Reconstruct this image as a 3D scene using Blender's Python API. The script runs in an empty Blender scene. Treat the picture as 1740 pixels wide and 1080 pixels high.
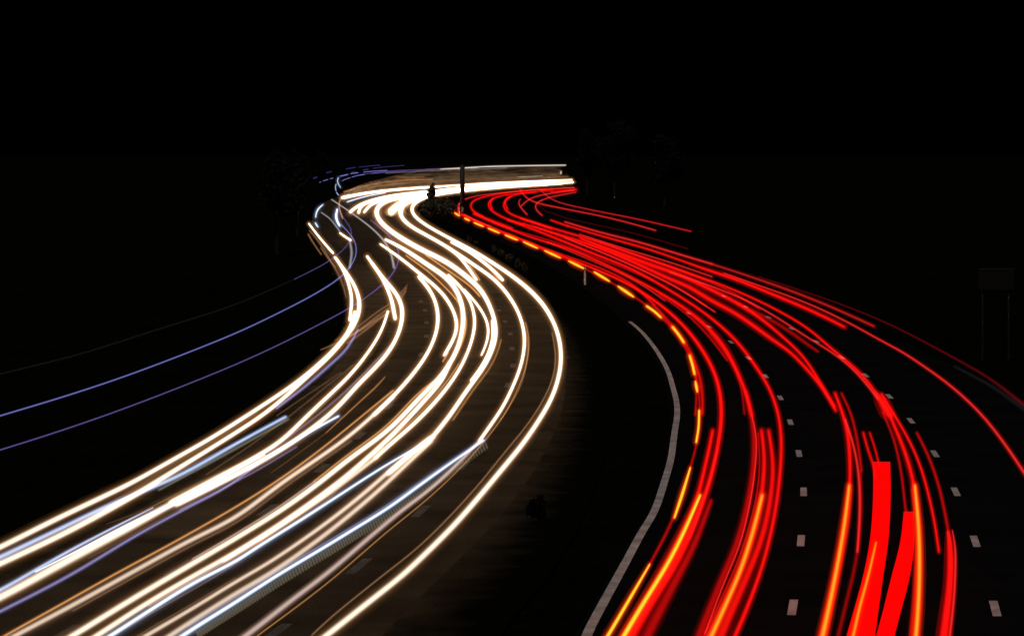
import bpy, bmesh, math, random
from mathutils import Vector, noise

# ---------------------------------------------------------------- camera, night sky, added fill lamp, exposure
S = bpy.context.scene
C = S.collection
CAM_H = 7.82
FPX = 6767.0                                   # focal length in pixels of the 1740 px wide photograph
PITCH = math.atan((540 - 262) / FPX)
cam = bpy.data.cameras.new('camera')
cam.sensor_width = 36.0
cam.lens = 36.0 * FPX / 1740.0
cam.clip_start = 1.0
cam.clip_end = 20000.0
camo = bpy.data.objects.new('camera', cam)
camo.location = (0, 0, CAM_H)
camo.rotation_euler = (math.radians(90) - PITCH, 0, 0)
C.objects.link(camo)
S.camera = camo

FILL_EL, FILL_AZ = math.radians(62), math.radians(200)
w = bpy.data.worlds.new('World')
S.world = w
w.use_nodes = True
nt = w.node_tree
bg = nt.nodes['Background']
sky = nt.nodes.new('ShaderNodeTexSky')
sky.sky_type = 'NISHITA'
sky.sun_disc = False
sky.sun_elevation = FILL_EL
sky.sun_rotation = FILL_AZ
nt.links.new(sky.outputs[0], bg.inputs[0])
bg.inputs[1].default_value = 0.000012           # night: the sky reads black

ml = bpy.data.lights.new('lane_fill', 'SUN')  # fill lamp added overhead to brighten the lane paint
ml.energy = 1.0
ml.angle = math.radians(0.5)
ml.color = (1.0, 0.93, 0.86)
mo = bpy.data.objects.new('lane_fill', ml)
d = Vector((math.sin(FILL_AZ) * math.cos(FILL_EL), math.cos(FILL_AZ) * math.cos(FILL_EL), math.sin(FILL_EL)))
mo.rotation_euler = (-d).to_track_quat('-Z', 'Y').to_euler()
C.objects.link(mo)

S.view_settings.view_transform = 'Standard'
S.view_settings.look = 'None'
S.view_settings.exposure = 0
S.view_settings.gamma = 1
S.cycles.transparent_max_bounces = 256
S.cycles.max_bounces = 4
S.cycles.diffuse_bounces = 2
S.cycles.glossy_bounces = 2

# ---------------------------------------------------------------- helpers
CT, ST = math.cos(PITCH), math.sin(PITCH)
def at(px, py, z=0.0):
    """point at height z that the photograph shows at pixel (px, py)"""
    xc, yc = (px - 870) / FPX, -(py - 540) / FPX
    dx, dy, dz = xc, CT + yc * ST, -ST + yc * CT
    k = (z - CAM_H) / dz
    return Vector((dx * k, dy * k, z))

def spline(pts, step):
    """centripetal Catmull-Rom through pts (tuples of any length), resampled about every step px, gently smoothed"""
    n = len(pts)
    P = [tuple(2 * a - b for a, b in zip(pts[0], pts[1]))] + list(pts) + [tuple(2 * a - b for a, b in zip(pts[-1], pts[-2]))]
    out = []
    for i in range(1, n):
        p0, p1, p2, p3 = P[i - 1], P[i], P[i + 1], P[i + 2]
        def kn(a, b): return max(math.hypot(a[0] - b[0], a[1] - b[1]), 1e-3) ** 0.5
        t0 = 0; t1 = t0 + kn(p0, p1); t2 = t1 + kn(p1, p2); t3 = t2 + kn(p2, p3)
        m = max(1, int(math.hypot(p2[0] - p1[0], p2[1] - p1[1]) / step + .5))
        for j in range(m):
            t = t1 + (t2 - t1) * j / m
            def L(a, b, ta, tb): return tuple(((tb - t) * x + (t - ta) * y) / (tb - ta) for x, y in zip(a, b))
            A1 = L(p0, p1, t0, t1); A2 = L(p1, p2, t1, t2); A3 = L(p2, p3, t2, t3)
            B1 = L(A1, A2, t0, t2); B2 = L(A2, A3, t1, t3)
            out.append(L(B1, B2, t1, t2))
    out.append(tuple(pts[-1]))
    return out

def smooth(v, passes):
    for _ in range(passes):
        v = [v[0]] + [tuple((a + 2 * b + c) / 4 for a, b, c in zip(v[i - 1], v[i], v[i + 1])) for i in range(1, len(v) - 1)] + [v[-1]]
    return v

def path(s, step=7.0, passes=None):
    """'x,y[,w] x,y ...' -> smoothed list of (x, y, w)"""
    pts, wlast = [], None
    for q in s.split():
        v = [float(a) for a in q.split(',')]
        pts.append(v)
    known = [(i, p[2]) for i, p in enumerate(pts) if len(p) > 2]
    res = []
    for i, p in enumerate(pts):
        lo = [k for k in known if k[0] <= i]; hi = [k for k in known if k[0] >= i]
        if lo and hi:
            a, b = lo[-1], hi[0]
            wv = a[1] if a[0] == b[0] else a[1] + (b[1] - a[1]) * (i - a[0]) / (b[0] - a[0])
        else:
            wv = (lo[-1] if lo else hi[0])[1]
        res.append((p[0], p[1], wv))
    L = sum(math.hypot(res[i + 1][0] - res[i][0], res[i + 1][1] - res[i][1]) for i in range(len(res) - 1))
    st = min(step, max(1.2, L / 36))
    v = spline(res, st)
    return smooth(v, 14 if passes is None else passes)

def link(name, me, parent=None):
    o = bpy.data.objects.new(name, me)
    C.objects.link(o)
    if parent: o.parent = parent
    return o

def tag(o, label=None, cat=None, group=None, kind=None):
    if label: o['label'] = label
    if cat: o['category'] = cat
    if group: o['group'] = group
    if kind: o['kind'] = kind
    return o

def obj(name, bm, mats, parent=None, smooth_=False):
    me = bpy.data.meshes.new(name)
    bm.to_mesh(me); bm.free()
    for m in (mats if isinstance(mats, (list, tuple)) else [mats]): me.materials.append(m)
    if smooth_:
        for p in me.polygons: p.use_smooth = True
    return link(name, me, parent)

def empty(name, loc):
    o = bpy.data.objects.new(name, None)
    o.location = loc
    C.objects.link(o)
    return o

def box(bm, c, s, rot=0.0):
    vs = []
    for x in (-.5, .5):
        for y in (-.5, .5):
            for z in (-.5, .5):
                px, py = x * s[0], y * s[1]
                vs.append(bm.verts.new((c[0] + px * math.cos(rot) - py * math.sin(rot), c[1] + px * math.sin(rot) + py * math.cos(rot), c[2] + z * s[2])))
    for f in ((0, 1, 3, 2), (4, 6, 7, 5), (0, 4, 5, 1), (2, 3, 7, 6), (0, 2, 6, 4), (1, 5, 7, 3)):
        bm.faces.new([vs[i] for i in f])

def cyl(bm, p0, p1, r0, r1, n=12):
    p0, p1 = Vector(p0), Vector(p1)
    t = (p1 - p0).normalized()
    a = t.orthogonal().normalized(); b = t.cross(a)
    A = [bm.verts.new(p0 + (a * math.cos(2 * math.pi * i / n) + b * math.sin(2 * math.pi * i / n)) * r0) for i in range(n)]
    B = [bm.verts.new(p1 + (a * math.cos(2 * math.pi * i / n) + b * math.sin(2 * math.pi * i / n)) * r1) for i in range(n)]
    for i in range(n):
        bm.faces.new((A[i], A[(i + 1) % n], B[(i + 1) % n], B[i]))
    bm.faces.new(A[::-1]); bm.faces.new(B)

# ---------------------------------------------------------------- materials
def pbr(name, col, rough=.8, spec=.3, scale=None, amt=.5, scale2=None, bump=0, metal=0):
    m = bpy.data.materials.new(name); m.use_nodes = True
    n = m.node_tree; b = n.nodes['Principled BSDF']
    b.inputs['Roughness'].default_value = rough
    b.inputs['Specular IOR Level'].default_value = spec
    b.inputs['Metallic'].default_value = metal
    b.inputs['Base Color'].default_value = (*col, 1)
    if scale:
        tc = n.nodes.new('ShaderNodeTexCoord')
        t = n.nodes.new('ShaderNodeTexNoise'); t.inputs['Scale'].default_value = scale; t.inputs['Detail'].default_value = 6
        n.links.new(tc.outputs['Object'], t.inputs['Vector'])
        r = n.nodes.new('ShaderNodeValToRGB')
        r.color_ramp.elements[0].position = .3; r.color_ramp.elements[1].position = .7
        r.color_ramp.elements[0].color = (*[c * (1 - amt) for c in col], 1)
        r.color_ramp.elements[1].color = (*[min(1, c * (1 + amt)) for c in col], 1)
        n.links.new(t.outputs['Fac'], r.inputs['Fac'])
        last = r.outputs['Color']
        if scale2:
            t2 = n.nodes.new('ShaderNodeTexNoise'); t2.inputs['Scale'].default_value = scale2; t2.inputs['Detail'].default_value = 4
            n.links.new(tc.outputs['Object'], t2.inputs['Vector'])
            mr = n.nodes.new('ShaderNodeMapRange'); mr.inputs[1].default_value = .25; mr.inputs[2].default_value = .75
            mr.inputs[3].default_value = .6; mr.inputs[4].default_value = 1.35
            n.links.new(t2.outputs['Fac'], mr.inputs[0])
            mx = n.nodes.new('ShaderNodeMix'); mx.data_type = 'RGBA'; mx.blend_type = 'MULTIPLY'; mx.inputs[0].default_value = 1
            n.links.new(last, mx.inputs[6]); n.links.new(mr.outputs[0], mx.inputs[7])
            last = mx.outputs[2]
        n.links.new(last, b.inputs['Base Color'])
        if bump:
            bp = n.nodes.new('ShaderNodeBump'); bp.inputs['Strength'].default_value = bump; bp.inputs['Distance'].default_value = .01
            n.links.new(t.outputs['Fac'], bp.inputs['Height']); n.links.new(bp.outputs[0], b.inputs['Normal'])
    return m

M_ASPH_LIT = pbr('lit_asphalt', (.034, .0242, .0152), .95, .0, 22, .45, .35)  # inbound road: brown of the trail light put into the asphalt colour
M_ASPH_UNLIT = pbr('unlit_asphalt', (.0042, .0044, .0045), .95, .0, 22, .45, .35)  # outbound road: same asphalt, its lack of light put into the colour
M_LIGHT_FADE = pbr('light_fade_shoulder', (.027, .0195, .0125), .95, .0, 14, .5, .5)  # shoulder starts in the lit asphalt tone, light painted into the colour
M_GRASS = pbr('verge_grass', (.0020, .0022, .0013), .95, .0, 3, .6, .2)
M_PAINT = pbr('white_road_paint', (.30, .315, .32), .85, .05, 9, .22, 1.1)
M_WORN = pbr('worn_road_paint', (.055, .046, .037), .85, .05, 9, .5, 1.1)
M_SMEAR_WALL = pbr('smear_wall', (.155, .122, .085), .9, .1, .05, .85)
def streaky(m, sx, sz):
    n = m.node_tree
    mp = n.nodes.new('ShaderNodeMapping'); mp.inputs['Scale'].default_value = (sx, sx, sz)
    t = [x for x in n.nodes if x.type == 'TEX_NOISE'][0]
    n.links.new([x for x in n.nodes if x.type == 'TEX_COORD'][0].outputs['Object'], mp.inputs[0])
    n.links.new(mp.outputs[0], t.inputs['Vector'])
streaky(M_SMEAR_WALL, 1.0, 26.0)  # long colour streaks stand for the streaked light at the bend
M_STEEL = pbr('dark_steel', (.007, .0065, .006), .6, .3, 6, .3)
M_GALV = pbr('galvanised_steel', (.22, .21, .20), .55, .4, 5, .3, metal=.3)
M_WHITE = pbr('white_plastic', (.42, .41, .40), .6, .2, 8, .1)
M_BLACK = pbr('black_plastic', (.02, .02, .02), .5, .3, 8, .2)
M_LEAF = pbr('shrub_leaf', (.040, .036, .022), .7, .2, 2, .5)
M_BARK = pbr('bark', (.012, .010, .008), .9, .1, 8, .4)
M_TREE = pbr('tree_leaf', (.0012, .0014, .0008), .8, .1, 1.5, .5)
M_SIGN = pbr('sign_back', (.0025, .0025, .0024), .6, .3, 4, .3)

_em = {}
def emat(col, e, sampled, level=False):
    """a glowing shell of light: adds its radiance e to whatever lies behind it"""
    key = (tuple(round(c * e, 5) for c in col), sampled, level)
    if key in _em: return _em[key]
    m = bpy.data.materials.new('light_core' if sampled else 'light_fringe'); m.use_nodes = True
    n = m.node_tree; n.nodes.clear()
    o = n.nodes.new('ShaderNodeOutputMaterial')
    em = n.nodes.new('ShaderNodeEmission'); em.inputs[0].default_value = (*col, 1); em.inputs[1].default_value = e
    tr = n.nodes.new('ShaderNodeBsdfTransparent')
    if level:                                   # lamps point down the road: their light towards the bridge grows with distance
        at_ = n.nodes.new('ShaderNodeAttribute'); at_.attribute_name = 'level'
        mu = n.nodes.new('ShaderNodeMath'); mu.operation = 'MULTIPLY'; mu.inputs[1].default_value = e
        n.links.new(at_.outputs['Fac'], mu.inputs[0]); n.links.new(mu.outputs[0], em.inputs[1])
    ad = n.nodes.new('ShaderNodeAddShader')
    n.links.new(em.outputs[0], ad.inputs[0]); n.links.new(tr.outputs[0], ad.inputs[1]); n.links.new(ad.outputs[0], o.inputs['Surface'])
    m.cycles.emission_sampling = 'AUTO' if sampled else 'NONE'
    _em[key] = m
    return m

# kind of light: core colour, core strength, fringe colour, fringe strength, fringe reach (in half widths)
LIGHT = {
 'white':  ((1, .82, .645), 3.4, (1, .44, .14), .15, 1.4),
 'cream':  ((1, .78, .60), 1.9, (1, .50, .25), .10, 1.5),
 'pale':   ((.9, .82, .72), .85, (1, .7, .5), .07, 1.5),
 'rose':   ((1, .74, .66), .50, (.9, .5, .35), .06, 1.5),
 'ice':    ((.80, .90, 1.0), 1.15, (.45, .6, 1), .08, 1.5),
 'sky':    ((.55, .70, 1.0), .85, (.35, .45, 1), .07, 1.5),
 'lilac':  ((.42, .38, .75), .50, (.3, .25, .7), .05, 1.5),
 'blue':   ((.33, .36, .95), .60, (.16, .16, .8), .06, 1.6),
 'deep':   ((.12, .08, .62), .40, (.1, .1, .6), .04, 1.6),
 'violet': ((.30, .20, .62), .36, (.2, .1, .6), .04, 1.6),
 'mauve':  ((.26, .18, .22), .55, (.3, .2, .2), .03, 1.5),
 'grey':   ((.36, .33, .36), .75, (.3, .25, .25), .03, 1.5),
 'olive':  ((.20, .18, .12), .60, (.2, .18, .1), .02, 1.4),
 'ghost':  ((.020, .020, .024), .5, (.01, .01, .012), .3, 1.4),
 'orange': ((1, .46, .15), .64, (1, .35, .08), .08, 1.6),
 'brown':  ((.52, .27, .13), .38, (.5, .2, .06), .05, 1.6),
 'umber':  ((.16, .09, .045), .55, (.2, .1, .04), .05, 1.7),
 'red':    ((1, .004, .003), .92, (1, .0, .0), .08, 1.7),
 'rosered':((.85, .024, .024), .80, (1, .0, .0), .07, 1.7),
 'dull':   ((.50, .002, .002), .80, (.5, 0, 0), .04, 1.5),
 'dark':   ((.12, .002, .006), .5, (.1, 0, 0), .03, 1.5),
 'flat':   ((1, .0, .0), 1.25, (1, 0, 0), .02, 1.04),
 'amber':  ((1, .33, .015), 1.1, (1, .03, .0), .40, 1.45),
 'yellow': ((1, .62, .025), 1.2, (1, .06, .0), .24, 1.35),
}
SHELLS = ((.42, .40), (.70, .33), (.94, .20), (1.16, .07))
NSIDE = 8

def tube(bm, pts, rads, mat_i, zmin=.06, flat=None):
    rings = []
    n = len(pts)
    for i in range(n):
        t = (pts[min(i + 1, n - 1)] - pts[max(i - 1, 0)]).normalized()
        side = t.cross(Vector((0, 0, 1)))
        side = side.normalized() if side.length > 1e-4 else Vector((1, 0, 0))
        up = side.cross(t).normalized()
        r = rads[i]
        rv = min(r, max(.02, pts[i].z - zmin))
        if flat: rv = min(rv, flat)
        rings.append([bm.verts.new(pts[i] + side * (r * math.cos(2 * math.pi * k / NSIDE)) + up * (rv * math.sin(2 * math.pi * k / NSIDE))) for k in range(NSIDE)])
    for i in range(n - 1):
        for k in range(NSIDE):
            f = bm.faces.new((rings[i][k], rings[i][(k + 1) % NSIDE], rings[i + 1][(k + 1) % NSIDE], rings[i + 1][k]))
            f.material_index = mat_i; f.smooth = True
    for f in (bm.faces.new(rings[0][::-1]), bm.faces.new(rings[-1])): f.material_index = mat_i

def dist_level(d):
    T_ = ((50, .36), (70, .38), (95, .50), (130, .70), (170, .90), (230, 1.0), (1e9, 1.0))
    for (a, x), (b, y) in zip(T_, T_[1:]):
        if d < b: return x if d < a else x + (y - x) * (d - a) / (b - a)
    return 1.0

def trail_mesh(name, kind, span, z, parent=None, gain=1.0):
    """light drawn along 'x,y,w ...' at lamp height z, as nested shells of light"""
    col, e, hcol, he, reach = LIGHT[kind]
    lev = kind in ('white', 'cream')
    bm = bmesh.new()
    ly = bm.verts.layers.float.new('level')
    mats = [emat(col, e * gain * k / 2, i == 1, lev) for i, (_, k) in enumerate(SHELLS)] + [emat(hcol, he * gain / 2, False, lev), emat(hcol, he * gain / 4, False, lev), emat(hcol, he * gain / 10, False, lev)]
    v = path(span)
    if lev: v = [(x, y, wv * (1 - .20 * max(0, min(1, (y - 345) / 40)) + .34 * max(0, min(1, (y - 600) / 250)))) for x, y, wv in v]
    if kind == 'ice': v = [(x, y, wv * .8) for x, y, wv in v]
    if kind == 'yellow' and len(span.split()) == 2:      # a blinking lamp swells and fades
        a, b = v[0], v[-1]
        v = [(x, y, 1.45 * wv * (.30 + .70 * max(0.0, math.sin(math.pi * i / (len(v) - 1))) ** .6)) for i, (x, y, wv) in enumerate(v)]
    if kind in ('blue', 'violet'): v = [(x, y, wv * .68) for x, y, wv in v]
    P = [at(x, y, z) for x, y, _ in v]
    D = [(p - Vector((0, 0, CAM_H))).length / FPX for p in P]
    for i, (f, _) in enumerate(SHELLS):
        tube(bm, P, [max(.25, wv / 2 * f) * dd for (_, _, wv), dd in zip(v, D)], i)
    tube(bm, P, [(wv / 2 * reach + .5) * dd for (_, _, wv), dd in zip(v, D)], len(SHELLS))
    if kind in ('white', 'cream', 'amber', 'yellow', 'ice'):
        tube(bm, P, [(wv / 2 * (reach + .4) + 1.3) * dd for (_, _, wv), dd in zip(v, D)], len(SHELLS) + 1)
        tube(bm, P, [(wv / 2 * (reach + .95) + 2.6) * dd for (_, _, wv), dd in zip(v, D)], len(SHELLS) + 2)
    for q in bm.verts:
        q[ly] = dist_level((q.co - Vector((0, 0, CAM_H))).length)
    return obj(name, bm, mats, parent)

# ---------------------------------------------------------------- ground, carriageways, markings
bm = bmesh.new()
def gz(x, y): return -.05
xs = [-9000, -3000, -1000, -400, -150, 0, 150, 400, 1000, 3000, 9000]
ys = [-400, 0, 60, 120, 250, 500, 900, 1500, 3000, 7000, 14000]
G = [[bm.verts.new((x, y, gz(x, y))) for x in xs] for y in ys]
for j in range(len(ys) - 1):
    for i in range(len(xs) - 1):
        bm.faces.new((G[j][i], G[j][i + 1], G[j + 1][i + 1], G[j + 1][i]))
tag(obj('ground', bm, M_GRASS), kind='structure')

def ribbon(name, left, right, mat, z, n=160):
    A, B = path(left, 4, 6), path(right, 4, 6)
    def res(v):
        P = [at(x, y, 0) for x, y, _ in v]
        L = [0.0]
        for i in range(1, len(v)): L.append(L[-1] + math.hypot(v[i][0] - v[i - 1][0], v[i][1] - v[i - 1][1]))
        out = []; j = 0
        for k in range(n + 1):
            s = L[-1] * k / n
            while j < len(v) - 2 and L[j + 1] < s: j += 1
            u = (s - L[j]) / max(1e-6, L[j + 1] - L[j])
            out.append(P[j].lerp(P[j + 1], u))
        return out
    a, b = res(A), res(B)
    bm = bmesh.new()
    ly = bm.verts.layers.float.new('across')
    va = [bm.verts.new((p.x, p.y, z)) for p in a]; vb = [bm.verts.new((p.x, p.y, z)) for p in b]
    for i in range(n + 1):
        va[i][ly], vb[i][ly] = (0, 1) if a[0].x > -6 and name == 'light_fade_shoulder' else (1, 0)
    for i in range(n):
        bm.faces.new((va[i], vb[i], vb[i + 1], va[i + 1]))
    bmesh.ops.recalc_face_normals(bm, faces=bm.faces)
    return tag(obj(name, bm, mat), kind='structure')

def paint_light_fade(m):  # paints the light's falloff: shoulder colour sinks to the dark verge tone
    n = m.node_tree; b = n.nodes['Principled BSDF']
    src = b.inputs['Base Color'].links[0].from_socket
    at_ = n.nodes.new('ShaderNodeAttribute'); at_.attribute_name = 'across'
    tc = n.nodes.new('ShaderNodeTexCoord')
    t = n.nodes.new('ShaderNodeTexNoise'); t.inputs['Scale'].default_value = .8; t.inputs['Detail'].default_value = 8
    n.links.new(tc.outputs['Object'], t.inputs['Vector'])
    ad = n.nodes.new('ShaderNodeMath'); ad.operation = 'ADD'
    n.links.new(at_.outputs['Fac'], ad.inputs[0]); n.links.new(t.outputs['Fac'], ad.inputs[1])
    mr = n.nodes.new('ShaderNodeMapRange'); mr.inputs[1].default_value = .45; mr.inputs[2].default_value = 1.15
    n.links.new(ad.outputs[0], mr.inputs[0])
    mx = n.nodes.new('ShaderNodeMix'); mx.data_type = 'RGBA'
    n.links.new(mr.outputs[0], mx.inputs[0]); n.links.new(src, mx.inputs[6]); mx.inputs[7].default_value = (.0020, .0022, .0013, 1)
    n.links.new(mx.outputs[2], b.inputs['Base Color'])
paint_light_fade(M_LIGHT_FADE)
M_SHOULDER = M_LIGHT_FADE
ribbon('light_fade_shoulder',
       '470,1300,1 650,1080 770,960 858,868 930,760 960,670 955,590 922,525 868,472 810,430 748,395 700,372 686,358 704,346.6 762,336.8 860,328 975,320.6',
       '720,1300,1 850,1080 945,960 995,868 1030,760 1034,670 1010,590 962,525 900,472 836,430 768,395 714,372 697,358 710,346 764,336 860,327.5 975,320', M_LIGHT_FADE, .006)
ribbon('light_fade_shoulder',
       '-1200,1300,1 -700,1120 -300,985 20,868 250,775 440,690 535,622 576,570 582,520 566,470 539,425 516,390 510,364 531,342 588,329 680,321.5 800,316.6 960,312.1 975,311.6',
       '-760,1300,1 -350,1120 10,985 230,868 365,790 500,705 568,625 596,570 598,520 580,470 553,425 530,390 524,364 541,343.5 594,330.5 680,322.5 800,317.4 960,312.8 975,312.3', M_LIGHT_FADE, .006)
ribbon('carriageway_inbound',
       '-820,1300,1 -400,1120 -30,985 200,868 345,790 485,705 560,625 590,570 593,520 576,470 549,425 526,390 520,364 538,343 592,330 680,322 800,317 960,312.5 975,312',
       '520,1300,1 700,1080 810,960 888,868 950,760 976,670 968,590 930,525 876,472 817,430 753,395 704,372 689,358 704,346 760,336 860,327.5 975,320', M_ASPH_LIT, 0.0)
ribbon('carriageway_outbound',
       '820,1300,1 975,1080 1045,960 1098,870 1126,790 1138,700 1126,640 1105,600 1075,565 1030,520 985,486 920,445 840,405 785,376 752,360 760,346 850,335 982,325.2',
       '2150,1300,1 2130,1080 2060,930 1930,800 1780,700 1640,630 1480,560 1350,505 1220,455 1100,412 1010,380 965,360 965,347 985,338.5', M_ASPH_UNLIT, 0.0)

def a_px(p): return FPX * p.x / math.hypot(p.y, CAM_H)

def strip(bm, pts, wid, z):
    P = [Vector((p.x, p.y, z)) for p in pts]
    prev = None
    for i, p in enumerate(P):
        t = (P[min(i + 1, len(P) - 1)] - P[max(i - 1, 0)]).normalized()
        s = Vector((-t.y, t.x, 0)) * (wid / 2)
        cur = (bm.verts.new(p + s), bm.verts.new(p - s))
        if prev: bm.faces.new((prev[0], prev[1], cur[1], cur[0]))
        prev = cur

bm = bmesh.new()
v = path('985,1110,1 1000,1072 1030,1015 1062,957 1090,905 1112,868 1130,815 1140,780 1146,735 1151,705 1150,683 1144,660 1136,632 1122,605 1106,582 1088,561 1070,546', 5, 6)
strip(bm, [at(x, y) for x, y, _ in v], .175, .004)
tag(obj('edge_line', bm, M_PAINT), kind='structure')

def dashes(name, centres, mat, length=2.6, wid=.17):
    bm = bmesh.new()
    P = [at(x, y) for x, y in centres]
    for i, p in enumerate(P):
        a, b = P[max(i - 1, 0)], P[min(i + 1, len(P) - 1)]
        t = (b - a).normalized()
        strip(bm, [p - t * length / 2, p - t * length / 6, p + t * length / 6, p + t * length / 2], wid, .004)
    return tag(obj(name, bm, mat), kind='structure')
dashes('lane_dashes', [(1310, 1200), (1347, 1031), (1361, 918), (1365.5, 835), (1357.5, 770), (1343, 717), (1326, 675.6), (1301, 639), (1272, 608), (1242, 581), (1205, 555), (1170, 532)], M_PAINT, wid=.15, length=2.35)
dashes('lane_dashes', [(1730, 1200), (1691, 1033), (1657, 919), (1624, 835), (1588.5, 770.5), (1548, 714.6), (1511, 673), (1471, 637.5), (1430, 607), (1387, 580), (1345, 558), (1306, 539), (1267, 521), (1230, 503)], M_PAINT, wid=.15, length=2.35)
dashes('lane_dashes', [(1000, 362), (1030, 361), (1060, 368)], M_WORN)
dashes('worn_lane_dashes', [(250, 1230), (465, 1076), (610, 961), (715, 868), (787, 790), (833, 720), (863, 654), (871.5, 621), (870, 592), (867, 567), (858, 546), (847.6, 527)], M_WORN, 2.8, .2)
dashes('worn_lane_dashes', [(105, 1078), (306, 963), (455, 866), (547, 795), (612, 740), (660, 690), (692, 645), (715, 602), (725, 571), (725, 548), (722, 527), (715, 512)], M_WORN, 2.8, .2)

# ---------------------------------------------------------------- roadside things
# wall added along the far bend to stand for its brown smear of light
v = path('584,341,1 600,334 640,326.5 700,321.5 800,317.5 900,315 968,313.3', 4, 8)
P = [at(x, y) for x, y, _ in v]
bar = tag(empty('light_smear_wall', P[0]), 'long added wall standing for the brown smear of light along the far outside of the bend', 'barrier')
bm = bmesh.new()
top = []
prev = None
for p in P:
    a = (p - P[0])
    t = Vector((0, .25, 0))
    px_ = 870 + a_px(p)
    h = max(1.3, min(4.65, 1.4 + (px_ - 590) * 3.2 / 140))
    c = [bm.verts.new(a + q) for q in (Vector((0, 0, -.04)), Vector((0, 0, h)), t + Vector((0, 0, h)), t + Vector((0, 0, -.04)))]
    if prev:
        for i in range(4): bm.faces.new((prev[i], prev[(i + 1) % 4], c[(i + 1) % 4], c[i]))
    else: bm.faces.new(c)
    prev = c
bm.faces.new(prev[::-1])
bmesh.ops.recalc_face_normals(bm, faces=bm.faces)
obj('panel', bm, M_SMEAR_WALL, bar)
# mast in the central reserve
p = at(785.8, 373)
k = p.length / FPX
g = tag(empty('steel_mast', p), 'dark steel mast standing in the central reserve in front of the white band', 'mast')
bm = bmesh.new(); cyl(bm, (0, 0, .25), (0, 0, 6.45), .30, .28, 16); obj('pole', bm, M_STEEL, g, True)
bm = bmesh.new(); box(bm, (0, 0, .12), (1.3, 1.3, .26)); obj('base', bm, M_STEEL, g)
bm = bmesh.new(); box(bm, (0, -.30, 1.2), (.22, .06, .6)); obj('service_hatch', bm, M_GALV, g)
bm = bmesh.new(); cyl(bm, (0, 0, 6.45), (0, 0, 6.55), .27, .2, 16); obj('cap', bm, M_STEEL, g)

def delineator(px, py, h, label, wid=.12):
    g = tag(empty('marker_post', at(px, py)), label, 'marker post', 'white marker posts along the central reserve')
    bm = bmesh.new(); box(bm, (0, 0, h / 2), (wid, wid * .8, h)); bmesh.ops.bevel(bm, geom=bm.edges[:], offset=.02, segments=1, affect='EDGES'); obj('post', bm, M_WHITE, g)
    bm = bmesh.new(); box(bm, (0, 0, h * .82), (wid + .012, wid * .8 + .012, h * .14)); obj('black_band', bm, M_BLACK, g)
    bm = bmesh.new(); box(bm, (0, -wid * .4 - .008, h * .82), (wid * .5, .012, h * .08)); obj('reflector', bm, M_WHITE, g)
delineator(994, 484, 1.05, 'pale marker post standing below the yellow dashes')
delineator(780.6, 366, 1.5, 'thin white marker post close beside the dark steel mast', .14)

rnd = random.Random(4)
def leaves(bm, c, r, n, s, squash=1.0, mi=0):
    for _ in range(n):
        while True:
            q = Vector((rnd.uniform(-1, 1), rnd.uniform(-1, 1), rnd.uniform(-1, 1)))
            if .25 < q.length < 1: break
        q = Vector((q.x * r[0], q.y * r[1], q.z * r[2]))
        q *= .75 + .5 * noise.noise((q + Vector(c)) * 1.3)
        a = Vector((rnd.gauss(0, 1), rnd.gauss(0, 1), rnd.gauss(0, 1))).normalized()
        b = a.orthogonal().normalized()
        ss = s * rnd.uniform(.6, 1.4)
        p = Vector(c) + q
        f = bm.faces.new([bm.verts.new(p + a * ss), bm.verts.new(p + b * ss * .45), bm.verts.new(p - a * ss), bm.verts.new(p - b * ss * .45)])
        f.material_index = mi

def shrub(name, px, py, wpx, hpx, label, n=700, tall=False):
    p = at(px, py); k = (p - Vector((0, 0, CAM_H))).length / FPX
    rw, h = wpx * k / 2, hpx * k
    g = tag(empty(name, p), label, 'shrub', 'shrubs in the central reserve')
    bm = bmesh.new()
    for _ in range(5):
        cyl(bm, (rnd.uniform(-.1, .1), rnd.uniform(-.1, .1), -.03), (rnd.uniform(-.6, .6) * rw, rnd.uniform(-.6, .6) * rw, h * rnd.uniform(.5, .85)), .05, .015, 6)
    obj('stem', bm, M_BARK, g)
    bm = bmesh.new()
    for _ in range(5):
        leaves(bm, (rnd.uniform(-.4, .4) * rw, rnd.uniform(-.4, .4) * rw, h * rnd.uniform(.3, .68)), (rw * .8, rw * .8, h * .42), n // 5, max(.09, h * .06))
    obj('foliage', bm, M_TREE if 'silhouette' in label else M_LEAF, g)
shrub('tall_shrub', 733, 352, 15, 40, 'tall narrow dark shrub rising through the bright white band', 1500)
shrub('round_shrub', 742, 372, 62, 40, 'wide rounded dark shrub at the tip of the central reserve', 5000)
shrub('small_shrub', 797, 416, 9, 17, 'slim bare shrub behind the outermost white trail', 250)
shrub('small_shrub', 808, 420, 7, 15, 'smallest shrub, lit pale on its side, next to the slim bare shrub', 200)
for i, (x, y, ww, hh, lb) in enumerate((
    (839, 428, 9, 13, 'first shrub of the faint lit hedge row, set a little apart'),
    (851, 436, 13, 15, 'second shrub of the faint lit hedge row'),
    (865, 445, 14, 16, 'middle shrub of the faint lit hedge row'),
    (880, 455, 14, 17, 'broad shrub near the end of the faint lit hedge row'),
    (892, 462, 10, 16, 'last shrub of the faint lit hedge row, nearest the viewer'))):
    shrub('hedge_shrub', x, y, ww, hh, lb, 420)
shrub('verge_shrub', 904, 884, 14, 38, 'black shrub silhouette at the edge of the inbound road', 500)
shrub('verge_shrub', 918, 882, 12, 44, 'taller black shrub silhouette next to the road-edge shrub', 500)

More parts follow.
